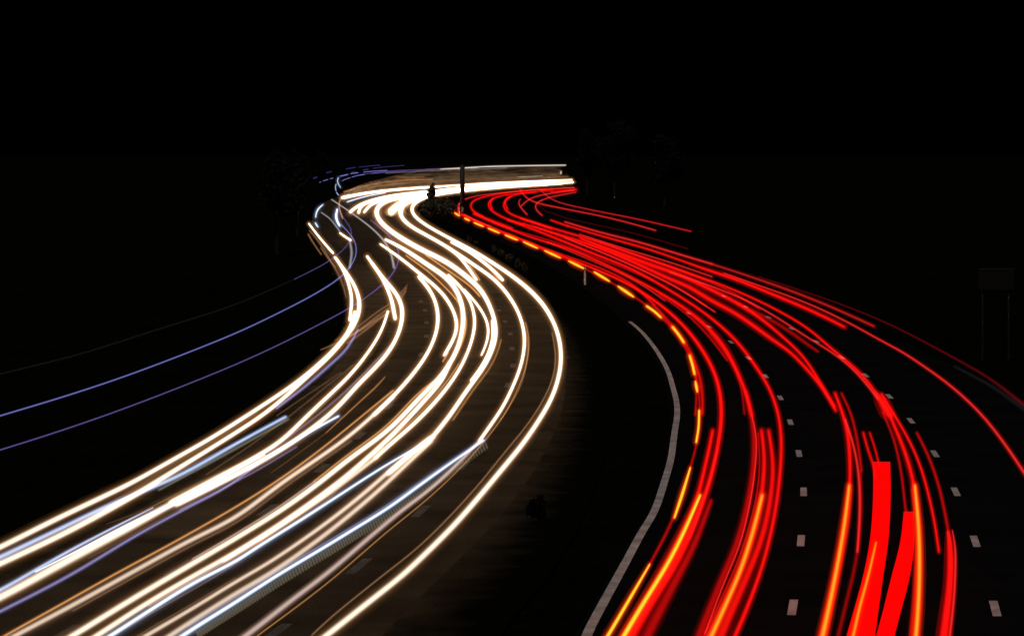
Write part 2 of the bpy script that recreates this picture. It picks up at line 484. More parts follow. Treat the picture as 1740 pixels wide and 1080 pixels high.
def tree(px, py, hpx, wpx, label, n=2600):
    p = at(px, py); k = (p - Vector((0, 0, CAM_H))).length / FPX
    h, rw = hpx * k, wpx * k / 2
    g = tag(empty('roadside_tree', p), label, 'tree', 'dark trees beside the far bend')
    bm = bmesh.new()
    cyl(bm, (0, 0, -.05), (0, 0, h * .6), h * .022, h * .010, 8)
    for i in range(6):
        a = i * 1.05 + rnd.random()
        cyl(bm, (0, 0, h * (.25 + .05 * i)), (math.cos(a) * rw * .6, math.sin(a) * rw * .6, h * (.45 + .07 * i)), h * .008, h * .003, 6)
    obj('trunk', bm, M_BARK, g)
    bm = bmesh.new()
    for i in range(12):
        a = rnd.uniform(0, 6.28); q = rnd.uniform(0, .6)
        leaves(bm, (math.cos(a) * rw * q, math.sin(a) * rw * q, h * rnd.uniform(.35, .85)), (rw * .45, rw * .45, h * .18), n // 12, .28)
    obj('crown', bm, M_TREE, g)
tree(998, 331, 120, 56, 'dark tree hiding the far right end of the white band')
tree(1045, 338, 150, 90, 'broad dark tree to the right of the band-end tree')
tree(1130, 350, 130, 80, 'dark tree beside the ends of the two thin red trails')
tree(505, 400, 150, 70, 'dark tree left of the short white trail pieces')
tree(470, 430, 180, 90, 'tall dark tree at the left edge of the inbound road')
tree(548, 322, 70, 46, 'dark tree behind the left turn of the blue dashes')

# two barely visible signs
p = at(1692, 610); kk = (p - Vector((0, 0, CAM_H))).length / FPX
g = tag(empty('road_sign', p), 'unlit rectangular road sign on two posts at the right verge', 'sign')
for s in (-1, 1):
    bm = bmesh.new(); cyl(bm, (s * 22 * kk, 0, -.03), (s * 22 * kk, 0, 150 * kk), .05, .05, 10); obj('post', bm, M_STEEL, g)
bm = bmesh.new(); box(bm, (0, -.09, 135 * kk), (60 * kk, .05, 36 * kk)); bmesh.ops.bevel(bm, geom=bm.edges[:], offset=.012, segments=1, affect='EDGES'); obj('panel', bm, M_SIGN, g)

# ---------------------------------------------------------------- light trails
GW = 'white headlight trails on the inbound road'
GH = 'high marker-lamp trails of tall vehicles'
GR = 'red tail-light trails on the outbound road'
GY = 'amber indicator and brake-light trails'
GB = 'faint reflected streaks between the white trails'
NAME = {GW: ('headlight_trail', 'light trail'), GH: ('marker_lamp_trail', 'light trail'), GR: ('tail_light_trail', 'light trail'),
        GY: ('indicator_trail', 'light trail'), GB: ('reflection_streak', 'light streak')}
ZH, ZT, ZM = .65, .75, 3.7
def T(group, kind, spans, label, z=None, gain=1.0):
    if isinstance(spans, str): spans = [spans]
    if z is None: z = {GW: ZH, GH: ZM, GR: ZT, GY: ZT, GB: .35}[group]
    nm, cat = NAME[group]
    if len(spans) == 1: o = trail_mesh(nm, kind, spans[0], z, gain=gain)
    else:
        o = empty(nm, (0, 0, 0))
        for s in spans: trail_mesh('flash' if group == GY else 'dash', kind, s, z, o, gain)
    return tag(o, label, cat, group)

# --- far white band
T(GW, 'white', '973,309.5,4 900,312.5 830,316.5,8 790,320.5 762,324,12 735,328 715,331.5,12 695,337 680,343 669,351 664,358,9', 'broad white band sweeping from the far right into the brightest glow', gain=1.5)
T(GW, 'white', '972,305.2,2 900,308 830,311.2 760,316,3 700,319.5 640,325.5 600,332 582,335.5,5', 'thin upper white line running the length of the far band', z=1.4)
T(GW, 'white', '760,316.5,2 700,321 660,323.8 620,328.5,4 597,333 582,336.5,4', 'second thin white line under the upper line of the far band', z=.9)
T(GW, 'white', '955,311.6,4 870,315.5 790,322.5,7 740,328.5 712,338 699,345.5 691.5,353 693,358 704,369.5,6 726,384,6.5 771,408.5,7 807,427.5 842.6,450 869,467.5 896,488.5,9 923,515.5 938,540.5 947,560 953,587 954.5,610 950.5,637,9 938,676 919.5,707.5 891.5,749.5 850,800 813,844.5,9 772,891 728,935 681,979 652,1002,10 600,1043 552,1081 512,1112,11', 'outermost white trail on the right of the inbound road, nearest the dark verge')
T(GW, 'white', '940,312,3 850,317.5 770,325.5 717,335 690,343 672,352 669,362,8 675.5,369 694.5,383.5,8 726,400 760,419.5,7.5 789,438.5 807,451.5 838,471.5 864,501 880,526 889,548.5 893,572.6 891,596,7.5 885,624 874,650 859,684 831,725.6 815,748,7', 'second white trail from the right, ending at the blue-white beaded trail')
T(GW, 'white', '930,313.5,3 830,319.5 755,326 700,332 664,338.5 643,345.5 633,353,9 634.5,365,9 644,377.5 661,391 680,404 701,416,12 726,429.5 754,441 789,466.5,11 814,487.5 829,509 837,532 844,551,9 843.5,573 836,598.5,9 821,626 800,653 784,676 762,709,9 738,738', 'thick white trail curving down the middle lane to a stepped end')
T(GW, 'white', '724,325,4 664,332.5 629,341,5 606,350.5 595.5,360,6', 'outer of the three short white hooks under the far band')
T(GW, 'white', '700,334,4 642,340 620,346 609,354 609.5,361,6', 'middle of the three short white hooks under the far band')
T(GW, 'white', '690,337,4 650,341 630,348 619,360,5.5', 'inner of the three short white hooks under the far band')
T(GW, 'white', '712,337,4 692,345 684,352 681.5,363,6', 'short white stub inside the brightest glow')
T(GW, 'white', '712,336,6 690,343 674,351 665,360,13', 'dazzling white flare at the tip of the far band', gain=1.6)
T(GW, 'ice', '655,327.5,2.5 625,333 604,338.5 590,343,3.5', 'short bluish-white line left under the far band')
T(GW, 'ice', '655,323.5,2 620,327.5 598,331.5 581,335.5,3', 'bluish-white line forming the left tip of the far band', z=1.0)
# --- lane pieces
T(GW, 'white', '767,411.5,5 800,429,7 821,445 841,461.5 854,475.5,7', 'short white branch of the outermost trail, upper end left of the hedge')
T(GW, 'orange', '812,438.5,2 829,453 848,475.5,2', 'thin orange line beside the outermost short branch')
T(GW, 'white', '760,420,5 778,434 793,451.5,6.5 809.5,475,6', 'short white branch of the second trail from the right')
T(GW, 'orange', '798,452,2 807,463 815,475.5,2', 'thin orange line beside the second short branch')
T(GW, 'orange', '724,433.5,2.5 771,466 800,487 815,503,3', 'orange edge line under the thick middle white trail')
T(GW, 'orange', '690,434,2.5 739,470 757,489.5 769,499 780,514,3 791.5,530 793.5,554,3 785,584,3 770,612', 'orange edge line curving along the double white trail')
T(GW, 'white', '655.5,407,6 676.4,416.5,8 700,431.5,9 732,453.5 759,470.5,11 775,489.5,11 785,511 788,537 787,556,10 781,583 768,612,11 751,637,9 717,671 661,729,9 591,781,9 538,823 476,867,9 400,914,9 330,955,10 230,1014 122,1080 60,1117,11', 'white trail of the middle lane, upper one of its long double strand')
T(GW, 'white', '764,617,9 757,638,9 722,679 665,740,9 600,799,9 561,830 476,890,9 400,938 330,977,9 250,1024 160,1082 100,1120,10', 'white trail of the middle lane, lower one of its long double strand')
T(GW, 'white', '646.5,414.7,4.5 679,437,6 712,464,7 736,482.5,7 759,505.5 774,533 780,553,8 773.5,573,8 763,589.5 755,603,8', 'white trail crossing the orange edge and ending in a blunt spur')
T(GW, 'orange', '762,599,2 752.5,614,2.5', 'tiny orange stub under the blunt spur')
T(GW, 'white', '712,470,8 726,485.5 737,501.5 745,527 745.5,551,8 732,591 704,632.5 668,673,8 636,704', 'white trail bending above the long orange line')
T(GW, 'cream', '668,674,8 593,740.5 476,822 400,878,8 318,920 231.5,967.5 120,1029 22,1081,9 -40,1115', 'cream trail running directly under the long orange line')
T(GW, 'orange', '668,663,3 591,726 545,763 476,813 400,861,4 300,918 200,972 100,1028 5,1081,4.5 -40,1107', 'long orange trail along the upper side of a cream trail', gain=.9)
T(GW, 'white', '762,467.5,6 789,492.6 803,517 808.5,540,7 807,560,7 798.5,589.5 784,622.6 761.5,656 745,676.5,8 707,716.5 660,757,8 638,777', 'white trail descending between the double strand and the stepped trail')
T(GW, 'cream', '640,776,8 568,831 508,872,8 430,921,8 380,952', 'cream trail with orange side merging into the lower double strand')
T(GW, 'orange', '650,759,3 600,800 540,845 490,884 440,917,5', 'orange side of the merging cream trail')
T(GW, 'white', '789,492.5,5 810.5,516.5 826,542,6 830.5,560,6 826,585 818,603,5', 'white strand crossing over to the thick middle trail and ending bluntly')
T(GW, 'white', '836,545,5 837,572 829,600 815,626 800,646,5', 'inner strand close beside the thick middle trail')
T(GW, 'orange', '843,556,3 842,575 834,600 824,618,3', 'orange glow strand inside the thick middle trail')
T(GW, 'cream', '729,745,7 681,783 629,828.5,8 561,883 460,953,7 400,988 330,1031,7 245,1081,8 190,1114', 'cream trail below the stepped end, upper of two, with a small break', gain=1.05)
T(GW, 'cream', '733,749,8 690,789 649,827.5,8 561,901 469,967,9 400,1008 330,1052,9 289,1079 240,1112,10', 'cream trail below the stepped end, lower of two')
T(GW, 'white', '736,741,11 715,757 690,778,10 660,804', 'bright doubled end of the stepped middle trail')
T(GW, 'ice', '735,744,4 690,770 649,794,6 568,846 517,879,8 440,927 400,953 330,989,10 250,1039 188,1079,11 130,1115', 'blue-white truck trail laid across the cream strands')
T(GW, 'ice', '822,747.5,5 776,779 718,820,8 660,862 600,899 561,923 469,978,9 399,1023 330,1066,11 306,1082 260,1112,12', 'blue-white beaded trail running low on the right')
T(GW, 'lilac', '822,744,2 776,775 718,815 660,856 600,893,2.5 469,971 399,1015 320,1063,3', 'lilac upper edge of the beaded trail', gain=.6)
T(GW, 'rose', '815,748,6 787,778 729,832 690,861,8 642,900 561.5,968.5 492,1021.5,10 422,1076,11 370,1114', 'rose trail to the right of the beaded trail')
T(GW, 'orange', '893,548,2 900,572.5,2 895,619 884,651 858,703 827,744.5 787,790,2 730,844 654,906 561,986 492,1039 440,1077,2.5 400,1108', 'thin orange line along the right side of the rose trail', gain=.55)
T(GW, 'brown', '938,565,2 945,600,2.5 942,637 925,676 900,716 860,765 800,838,3 715,925 640,985 560,1050 530,1078,3', 'thin brown line along the inner side of the outermost trail')
T(GW, 'brown', '893,560,1.5 898,585,2.5 895,615 887,650 866,690 850,714,1.5', 'thin brown line beside the second trail from the right')
# --- left group
T(GW, 'white', '569,437,5 590,464 602,482 610.5,501,9 613.5,515 612,530,10 605,549 587,573 562,600,9 510,645 450,686,8 400,718 360,743,8 300,777 236,813,8 209,827 100,879 0,929,10 -60,957', 'uppermost cream-white trail on the far left of the inbound road')
T(GW, 'white', '571,438.6,5 584,460 592.5,482,7 597,500 597.5,515,7 594,544,6', 'short white strand left of the uppermost trail, ending above the bend')
T(GW, 'white', '603,530,8 598,552 582,580,8 556,609 525,637,8 490,669 450,702,8 400,735,8 360,760,8 290,803 231,839,10 116,902 0,957,11 -50,980', 'cream trail fused below the uppermost left trail, then parting from it')
T(GW, 'lilac', '608,560,4 590,592 560,620,6 520,655 470,693,5', 'lilac edge under the uppermost left trail')
T(GW, 'sky', '485,708,6 429,738 400,754,7 360,777 299,810,8 185,858 93,902,9 0,946,10 -50,969', 'pale blue trail beginning in a blunt end left of the others')
T(GW, 'olive', '490,712,5 429,746 360,784,6 324,803 270,832,5', 'dull olive edge below the pale blue trail')
T(GW, 'white', '659,529,5.5 652,554 633,588 596,635.5,7 556,674 520,708,8 476,750 420,784 360,815.5,9 290,853', 'white trail starting in a blunt end beside the reflected fan')
T(GW, 'white', '624,435.7,6 643.5,463 660,483.5,8 675,498 683,512,10 686,530 682.5,554,9 667,589 639,623,9 611,650 568,697 499,749.5,9 429.4,791 360,827,9 300,857', 'white trail curving from the blunt upper start through the left lane')
T(GW, 'white', '632,447,6 648,470 657,488,8 665,508 671.5,541,9', 'short white strand ending left of the left-lane curve')
T(GW, 'white', '450,772,2 400,799,4 350,825,7 300,851,10 231,889,13 116,951,14 0,1014,14 -50,1038', 'broad merged white-cream trail reaching the left edge')
T(GW, 'sky', '260,862,2 190,897,4 116,936,6 60,968 0,1002,8 -40,1022', 'bluish upper side of the broad merged trail')
T(GW, 'mauve', '665,585,4 610,643 545,701 485,745,6 440,772', 'dim mauve band left of the left-lane trail')
T(GW, 'ice', '575,706.5,6 522,735.5 464,770,7 406,802,7 340,837,6 231,884,6 116,943,4 60,971,3', 'blue-white trail with a rounded blunt upper end')
T(GW, 'lilac', '440,787,4 382,829 320,861 231.5,909,6 116,978 0,1038,7 -40,1058', 'lilac trail under the broad merged trail')
# --- small left pieces
T(GW, 'white', '525,380,3.5 531,388 537,396,4 551,413 566,430,5', 'short white dash at the far left bend')
T(GW, 'ice', '549,347.5,2 541,354.5,4 537,363 536.5,369,3', 'curled bluish-white scribble at the far left')
T(GW, 'ice', '536,379,4 540,385.5,3.5', 'small bluish-white dot under the curled scribble')
T(GW, 'ice', '573,355.5,4 571,368,6 573,376 577,383.5,5', 'thick bluish-white upright stroke at the far left bend', z=1.6, gain=1.6)
T(GW, 'white', '578,396,4 587,402.5 596,408,5', 'short thick white piece on the grey trail')
T(GW, 'grey', '546,361,2.5 560,371 570,383 578,394,3', 'grey trail leading to the short thick white piece', z=1.2)
T(GW, 'grey', '594,408,4 597.5,428,5 594,455,4.5', 'grey trail hanging below the short thick white piece', z=1.2)
T(GW, 'grey', '563.5,339,2.5 584,352.5 627,383.5,3 650,405 662,423,4.5 667,437 669.5,455,5', 'long grey trail slanting across the left bend', z=1.2, gain=1.3)
T(GW, 'orange', '580.5,335,2 576.5,343 576.5,353 582,371,2.5', 'thin orange loop at the left end of the far band', gain=.7)
# --- high marker lamps
T(GH, 'pale', '961,280.7,2 900,281.5 830,283 789,285.5,2.5 748,287.5,1.5', 'straight white line high above the far band', gain=1.0, z=4.7)
T(GH, 'violet', '760,286.8,1.5 694,289 658,291 634,294,1.5', 'violet continuation of the high straight line', z=4.6)
T(GH, 'blue', ['658,289.5,1.5 634,291 618,292.5,1.5', '608,293.5,2 596,295,2', '591,296.5,2.5 578,299.5,2.5', '566,302.5,1.5 561,304,1.5', '557,305,1.5 549,307.5,1.5', '545,309.2,1.5 543,310.2,1.5'], 'dashed blue line curving down at the far left top', gain=1.1, z=4.3)
T(GH, 'deep', ['646,280.5,1 628,282 610,284,1', '604,284.5,1.2 588,287,1.2', '563,291.7,1.6 555,293.5,1.6', '538,301,2 533,303,2'], 'deep blue dashed line, highest at the far left top', gain=.8, z=4.6)
T(GH, 'violet', ['687,281,1 650,284 634,286,1', '626,287.5,1.2 617,289,1.2', '604,291.5,1 598,292.5,1'], 'thin violet line between the two dashed blue lines', gain=.8, z=4.6)
T(GH, 'blue', ['619,296.5,1.5 606,298.5 598,301,1.5', '595,302,1.5 588,304 581,307.5,1.5'], 'short dashed blue line just under the highest ones', z=4.0)
T(GH, 'ice', ['575,302,2 573,305.5 574.5,312,1.8', '574.5,312,1.5 578.5,318.5,1.5'], 'tiny curled bluish hook at the far left', gain=.8)
T(GH, 'sky', ['571,313,1.5 569.5,318 571,324,1.5', '572,327,1.5 575,331.5,1.5'], 'short bluish tail under the curled hook')
T(GH, 'blue', '579,381,2.5 595.7,396 606,408,2.5 610.5,420.7 608,437,3 596,453.6 581,470,3 534,500 460,538,3 400,566 231.5,632 116,671 0,706,3.5 -40,718', 'bright blue line arching out to the left edge, upper bright one', gain=.9)
T(GH, 'violet', '577.5,358,1.5 582,372 593,381,2 600,391.5 600,401.5 592.5,415 560,443,2 500,474.5,1.5', 'short violet line looping left beside the grey trail')
T(GH, 'violet', '630,374,2.5 649.5,389 672,410,3 681,427 679,445 666,470,3.5 649.5,485 630,498.5,2.5 616.7,509.6 500,572.6,2.5 400,619 231.5,686 116,727 0,764,3.2 -40,776', 'long violet line below the bright blue line', gain=1.25)
T(GH, 'ghost', '500,474.5,1.5 400,517 266,560,2 133,602 0,635,2', 'barely visible grey-blue line, topmost of those crossing the left dark', gain=.55)
# --- reflections
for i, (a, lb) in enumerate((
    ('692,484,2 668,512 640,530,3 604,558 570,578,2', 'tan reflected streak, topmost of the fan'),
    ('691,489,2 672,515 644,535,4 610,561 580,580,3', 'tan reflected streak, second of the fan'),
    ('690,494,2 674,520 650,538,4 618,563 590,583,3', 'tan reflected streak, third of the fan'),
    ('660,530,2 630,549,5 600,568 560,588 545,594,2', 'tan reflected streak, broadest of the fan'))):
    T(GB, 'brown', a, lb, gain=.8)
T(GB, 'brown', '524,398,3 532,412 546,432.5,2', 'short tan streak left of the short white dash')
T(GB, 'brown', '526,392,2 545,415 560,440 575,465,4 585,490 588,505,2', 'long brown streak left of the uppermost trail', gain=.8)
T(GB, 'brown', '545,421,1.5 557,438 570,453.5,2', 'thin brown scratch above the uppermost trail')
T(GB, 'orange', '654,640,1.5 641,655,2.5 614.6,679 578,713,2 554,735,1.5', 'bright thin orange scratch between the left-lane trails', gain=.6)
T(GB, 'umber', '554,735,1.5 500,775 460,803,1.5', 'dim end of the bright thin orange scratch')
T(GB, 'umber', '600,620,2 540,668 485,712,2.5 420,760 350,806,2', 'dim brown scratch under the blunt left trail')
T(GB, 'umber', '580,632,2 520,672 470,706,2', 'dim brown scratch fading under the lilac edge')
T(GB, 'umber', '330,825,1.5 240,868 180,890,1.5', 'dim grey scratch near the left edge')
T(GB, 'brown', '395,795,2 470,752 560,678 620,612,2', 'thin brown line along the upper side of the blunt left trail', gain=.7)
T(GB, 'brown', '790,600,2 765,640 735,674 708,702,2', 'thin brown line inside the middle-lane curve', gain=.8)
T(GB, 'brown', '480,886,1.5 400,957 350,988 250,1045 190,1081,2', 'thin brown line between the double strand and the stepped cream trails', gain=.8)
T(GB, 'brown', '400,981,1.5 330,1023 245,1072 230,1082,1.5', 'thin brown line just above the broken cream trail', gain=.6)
# tan streaks along the added far wall
T(GB, 'orange', '720,300.5,2 690,301.5 670,299.5,1.5', 'small pale streak on the added far wall, uppermost', z=3.0, gain=.35)
T(GB, 'orange', '735,305,3 690,306 650,310 615,317 585,326,3', 'broad tan streak along the left part of the added far wall', z=2.2, gain=.45)
T(GB, 'umber', '965,300,4 880,302 820,304 740,308.5,5 660,314,5 600,322,4', 'dim tan streak along the foot of the whole added far wall', z=2.3)
T(GB, 'pale', '953.5,286.5,2.5 953,291 953,295,2.5', 'small upright bright mark near the right end of the added far wall', z=3.4)
# beads under the blue-white trail
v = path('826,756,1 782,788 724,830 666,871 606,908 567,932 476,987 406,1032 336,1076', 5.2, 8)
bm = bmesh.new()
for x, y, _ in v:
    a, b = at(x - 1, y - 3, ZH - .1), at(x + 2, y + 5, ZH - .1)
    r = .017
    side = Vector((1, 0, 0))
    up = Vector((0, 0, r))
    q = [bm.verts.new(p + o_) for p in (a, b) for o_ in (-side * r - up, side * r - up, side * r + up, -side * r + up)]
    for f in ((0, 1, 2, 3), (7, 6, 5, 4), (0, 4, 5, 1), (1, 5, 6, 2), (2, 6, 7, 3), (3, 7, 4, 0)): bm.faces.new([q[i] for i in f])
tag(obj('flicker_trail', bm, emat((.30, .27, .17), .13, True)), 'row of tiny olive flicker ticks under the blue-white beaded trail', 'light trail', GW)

# --- red trails: dashed indicator line
T(GR, 'dull', '768,357,2 793,372 839,391.5 901,416,3 981,450 1063,494,4 1111,528 1150,565,5 1176,615 1187,660,4 1189,700 1187,740,4 1168,810 1144,880,6 1104,958 1070,1015,5', 'dull red trail beneath the dashed yellow line')
T(GY, 'yellow', ['765,356,2.2 769,358.5,2.2', '772.5,361.5,2.6 781,367,2.6', '789,370.5,2.6 798,375,2.6', '805,378,2.6 822,385,2.6', '829,387.5,2.8 849,396,2.8', '858,399,3 880,408,3',
     '889,410.5,3 914,422,3', '925,425.5,3.2 953,438.5,3.2', '966,443,3.5 993,456.5,3.5', '1009,461.5,3.5 1036,478,3.5', '1050,486,4 1077,504.5,4', '1099,520,4.5 1112,529 1123,539,4.5',
     '1143,555.5,5 1153,568 1162,581.5,5', '1172,604,5 1177,621 1180,635,5', '1181.5,647,3.5 1185,666,3.5', '1188,697,4 1187,725 1183,751,4', '1173,794,3 1159,840,6 1146,879,4', '1104,958,3 1072,1013,6 1033,1079,7 1015,1108,7'],
  'dashed yellow indicator line at the left of the outbound road')
# outbound, left lane
T(GR, 'red', '1111,518,5 1144,555 1166,584,7 1181,616 1191,646,7 1194,672 1193.5,703,6', 'red trail ending bluntly right of the yellow dashes', gain=.6)
T(GR, 'dull', '1172,600,4 1182,640 1183,680 1181,705,4', 'dull red strand left of the blunt red end')
T(GR, 'red', '785,364,4 800,372 830,385 870,400 913.5,419,3 960,437 1013.5,458 1049,473.5,4 1081,490 1125,519.5,5 1158.5,549.6 1181,576 1203,609.5,7 1218,642 1225,675 1226.5,705,8 1224,732 1219,762,8 1209,806 1195,850,10 1171,910,14 1141,968 1107,1020,18 1072,1078,22 1052,1112,22', 'long red trail of the left outbound lane, right one of its pair', gain=1.25)
T(GR, 'red', '1211,731,7 1206,758 1196,800,8 1186,842,9 1155,915,14 1116,990 1066,1080,18 1050,1108', 'red trail of the left outbound lane with a square upper end', gain=1.05)
T(GR, 'dull', '1208,850,8 1180,925,12 1141,1000 1102,1075,20 1086,1108', 'dull red band on the right of the left-lane pair')
T(GY, 'yellow', '1189.5,841,5.5 1165,897,7 1137,953 1096,1019.5 1061,1078,9 1043,1108,9', 'solid yellow bar beginning squarely in the left outbound lane')
T(GR, 'red', '807,362.5,3 860,387 920,409 960,420,4 1022,446 1067,468 1106,488.5,5 1158.5,520 1181,537,8 1203,556 1221.5,576.5,9 1240,604 1255,636,8 1267,664 1277,704,7', 'thick red trail of the second lane, merging into a pair')
T(GR, 'dull', '1267,664,9 1277,704,10 1282,740,11 1281,785,11 1273,845,13 1253,921,14 1225,987,15 1190,1075,18 1178,1106', 'wide dull red band left of the second yellow bar')
T(GR, 'dull', '1206,566,4 1240,610 1258.5,654,4 1265,703,4', 'dim strand beside the thick red trail of the second lane', gain=.7)
T(GR, 'rosered', '1277,704,2 1286,742,2.5 1284,785 1278,834 1258,922,3 1230,990 1198,1075,3', 'thin bright line inside the wide dull band')
T(GR, 'red', '1294,731,8 1299,777,8 1297,816 1291,860,11 1269,940 1241,1005,13 1206,1080,16 1194,1106', 'red strand left of a pair with square upper ends', gain=.95)
T(GR, 'red', '1306,731,7 1313,777 1313,816 1307,860,11 1295,912 1270,977,14 1242,1040 1225,1080,18 1214,1106', 'red strand right of a pair with square upper ends', gain=.9)
T(GY, 'amber', '1295,841,6 1281,897,7 1258,969 1232,1029,8 1209,1079,9 1196,1106', 'solid orange bar in the second outbound lane')
T(GR, 'red', '862.6,373.5,3.5 910,391 960,411,5 1013.5,433 1067,454 1102.6,472,5 1133,490 1181,520,5 1207,539 1234,561.5 1262,591,6 1286,625 1305,654 1320,692,6.5 1327,730 1328,760,7 1325,810 1317,870 1300,945,8 1277,1013 1249,1080,10 1236,1108', 'red trail nearest the left row of white dashes')
# middle lane
T(GR, 'red', '889,380,3 925,391 960,401.5,5 1031,426 1085,449,7 1138,474 1174,488,9 1200,506,9 1253.5,534 1307,573,8 1332,590,6 1342,596 1370,626 1396,656,6 1420,697,6', 'red trail of the third lane ending beside a brighter start')
T(GR, 'red', '986,405,4 1049,428.5,8 1102.6,449,9 1156,467,9 1200,488,9 1250,513,8 1296,543 1340,581,5 1363,602 1382,630,5 1400,660 1418,690,6', 'broad red trail joining the third-lane trail from the right')
T(GR, 'red', '1419,668,6 1428,690,7 1437,718 1442,745,8 1444.5,785,8 1444,825,7 1437,880 1425,946,7 1411,1015 1396,1081,9', 'red trail starting squarely in the third lane')
T(GY, 'amber', '1443,824,5 1437,876,6.5 1425.6,946,7 1412,1015 1398,1079,9 1391,1108', 'long orange bar of the third lane, left of the red block')
T(GR, 'rosered', '1436,712,4 1449,750 1458,795,5 1461,845 1460,890,5 1457,937,5', 'thin red trail ending bluntly left of the red block')
T(GR, 'dull', '1430,668,5 1446,703 1457,750,6 1464,800,5', 'dull red strand right of the square third-lane start')
T(GR, 'dull', '1462,800,6 1463,870 1455,950,7 1440,1015 1424,1080,8', 'dull red strand running down left of the red block', gain=.6)
T(GR, 'red', '1467,735,5 1475,764 1484,790,5 1488,812', 'short red strand above the red block, left of two', gain=.8)
T(GR, 'red', '1478,735,4 1486,759 1494,790,4', 'short red strand above the red block, right of two', gain=.7)
def block(label, L, R):
    A, B = path(L, 8, 6), path(R, 8, 6)
    n = 40
    bm = bmesh.new(); rows = []
    for k in range(n + 1):
        a = A[min(len(A) - 1, round(k * (len(A) - 1) / n))]; b = B[min(len(B) - 1, round(k * (len(B) - 1) / n))]
        pa, pb = at(a[0], a[1], ZT), at(b[0], b[1], ZT)
        rows.append([bm.verts.new(p) for p in (pa - Vector((0, 0, .04)), pb - Vector((0, 0, .04)), pb + Vector((0, 0, .04)), pa + Vector((0, 0, .04)))])
    for k in range(n):
        for i in range(4): bm.faces.new((rows[k][i], rows[k][(i + 1) % 4], rows[k + 1][(i + 1) % 4], rows[k + 1][i]))
    bm.faces.new(rows[0]); bm.faces.new(rows[-1][::-1])
    bmesh.ops.recalc_face_normals(bm, faces=bm.faces)
    tag(obj('brake_light_band', bm, emat((1, 0.0, 0.0), .52, True)), label, 'light trail', GR)
block('broad flat red block with a square top', '1483.5,787,1 1484,830 1479.5,911 1467,980 1453,1033 1432,1105', '1512.5,787,1 1513.6,830 1510,911 1501.5,970 1493,1030 1483,1105')
block('second flat red block, right of and lower than the broad one', '1535.6,872,1 1530,923 1513.6,987 1500,1043 1483,1105', '1552,872,1 1554,915 1546,975 1532,1029 1512,1105')
T(GY, 'amber', '1488.5,921,3 1476.5,973.5,5 1460,1034,6 1450,1079,6 1443,1108', 'thin orange bar lying on the broad red block', gain=.75)
T(GR, 'red', '885,371,3 912,379.5 936,387 960,394,4 1031,415,4 1085,434.5 1138,452.5,5 1192,472 1200,474,4 1271,502.5 1325,529 1378,561,4 1410,590,5 1451,623 1479,653,6 1500,685 1515,706,6', 'red trail of the fourth lane running into a thick patch')
T(GR, 'rosered', '1138,462,3 1200,483 1271,511.5 1325,542 1378,577 1401,590,3 1445,622 1475,655,4 1492,678', 'thin red trail just left of the fourth-lane trail')
T(GR, 'dull', '1253,515,7 1325,552,7 1378,589,6 1390,597,5', 'dull red band between the third and fourth lanes', gain=.7)
T(GR, 'red', '1488,667,6 1497,680,14 1505,695,17 1511,704,14', 'thick red patch in the fourth lane')
T(GR, 'dull', '1500,700,5 1519,746 1532,806,5 1538,860 1540,872,5', 'dull red strand down to the second flat block')
T(GR, 'red', '1511,703,7 1534,757,8 1547,796 1554,830,8 1561,888,7 1562.5,946 1561,1015 1556,1080,9', 'red trail of the fourth lane, left of two below the thick patch')
T(GY, 'amber', '1554.5,824,5 1560.5,888,6.5 1562.5,946,7 1561,1015 1556.5,1079,8 1553,1108', 'long orange bar of the fourth lane, right of the second flat block')
T(GR, 'red', '1498,669,5 1525,713 1549.7,757,5 1567,800 1579,845,5 1588,886 1595.5,937,5', 'red trail of the fourth lane, right of two, ending bluntly')
T(GR, 'dull', '1558,735,5 1577,773,6 1593,817 1604,862,6 1611,900 1616,925,7', 'dim red trail left of the right row of white dashes')
T(GR, 'red', '1611,903,5 1615,935,12 1614.5,985,13 1610,1030 1604,1080,17 1600,1108', 'red trail at the bottom right beside the white dashes', gain=1.3)
T(GR, 'rosered', '1618,900,2 1623,925,4 1623.5,960 1621,1015 1614,1080,5', 'thin red line on the right of the bottom-right trail')
# outer trails
T(GR, 'red', '964,383.5,3 1031,403.5,3.5 1102.6,423.5 1174,448.5,4 1200,458,6 1253.5,475.5,7 1307,497.5 1360,519.5,7 1405,540 1435,555.5,6', 'bright red trail with a blunt right end in mid road')
T(GR, 'rosered', '960,377,3 1013.5,393 1085,411 1138,427 1209.6,448.5,4', 'red trail forming the upper right edge of the bundle')
T(GR, 'rosered', '1209.6,448.5,4 1271,468.5 1342.6,493.5,5 1414,522 1485,554,5', 'fading red trail with a blunt end, right of the bright one', gain=.55)
T(GR, 'rosered', '1230,464,2 1292.7,486 1342.6,503.5 1396,525.5,3 1449.6,552 1510,585.5,3.5 1525,592.5 1571.5,623 1613,653 1664,699.5,5 1701,745 1740,802,6 1765,840', 'lone thin red trail sweeping to the right edge')
T(GR, 'dark', '1289,470,2 1360,493 1432,518 1510,550,3 1618,606 1687,646,5 1740,688,7 1770,710', 'dark red trail furthest to the right', gain=1.4)
T(GR, 'ghost', '1622,622,4 1687,657,5 1740,695,6', 'faint grey glow for the light on the road edge line, beside the dark red trail', gain=.5)  # glow standing for light off the painted road edge, no tail lamp
T(GR, 'dark', '1000,379,1.5 960,370,1.5 949,365.5 922,356.6 915,347.6,1.2', 'dark red line looping under the thin red fork')
T(GR, 'dark', '1000,379,2 1085,398.5 1168.6,422.5,3', 'dark red line between the bundle and the thin fork', gain=.8)
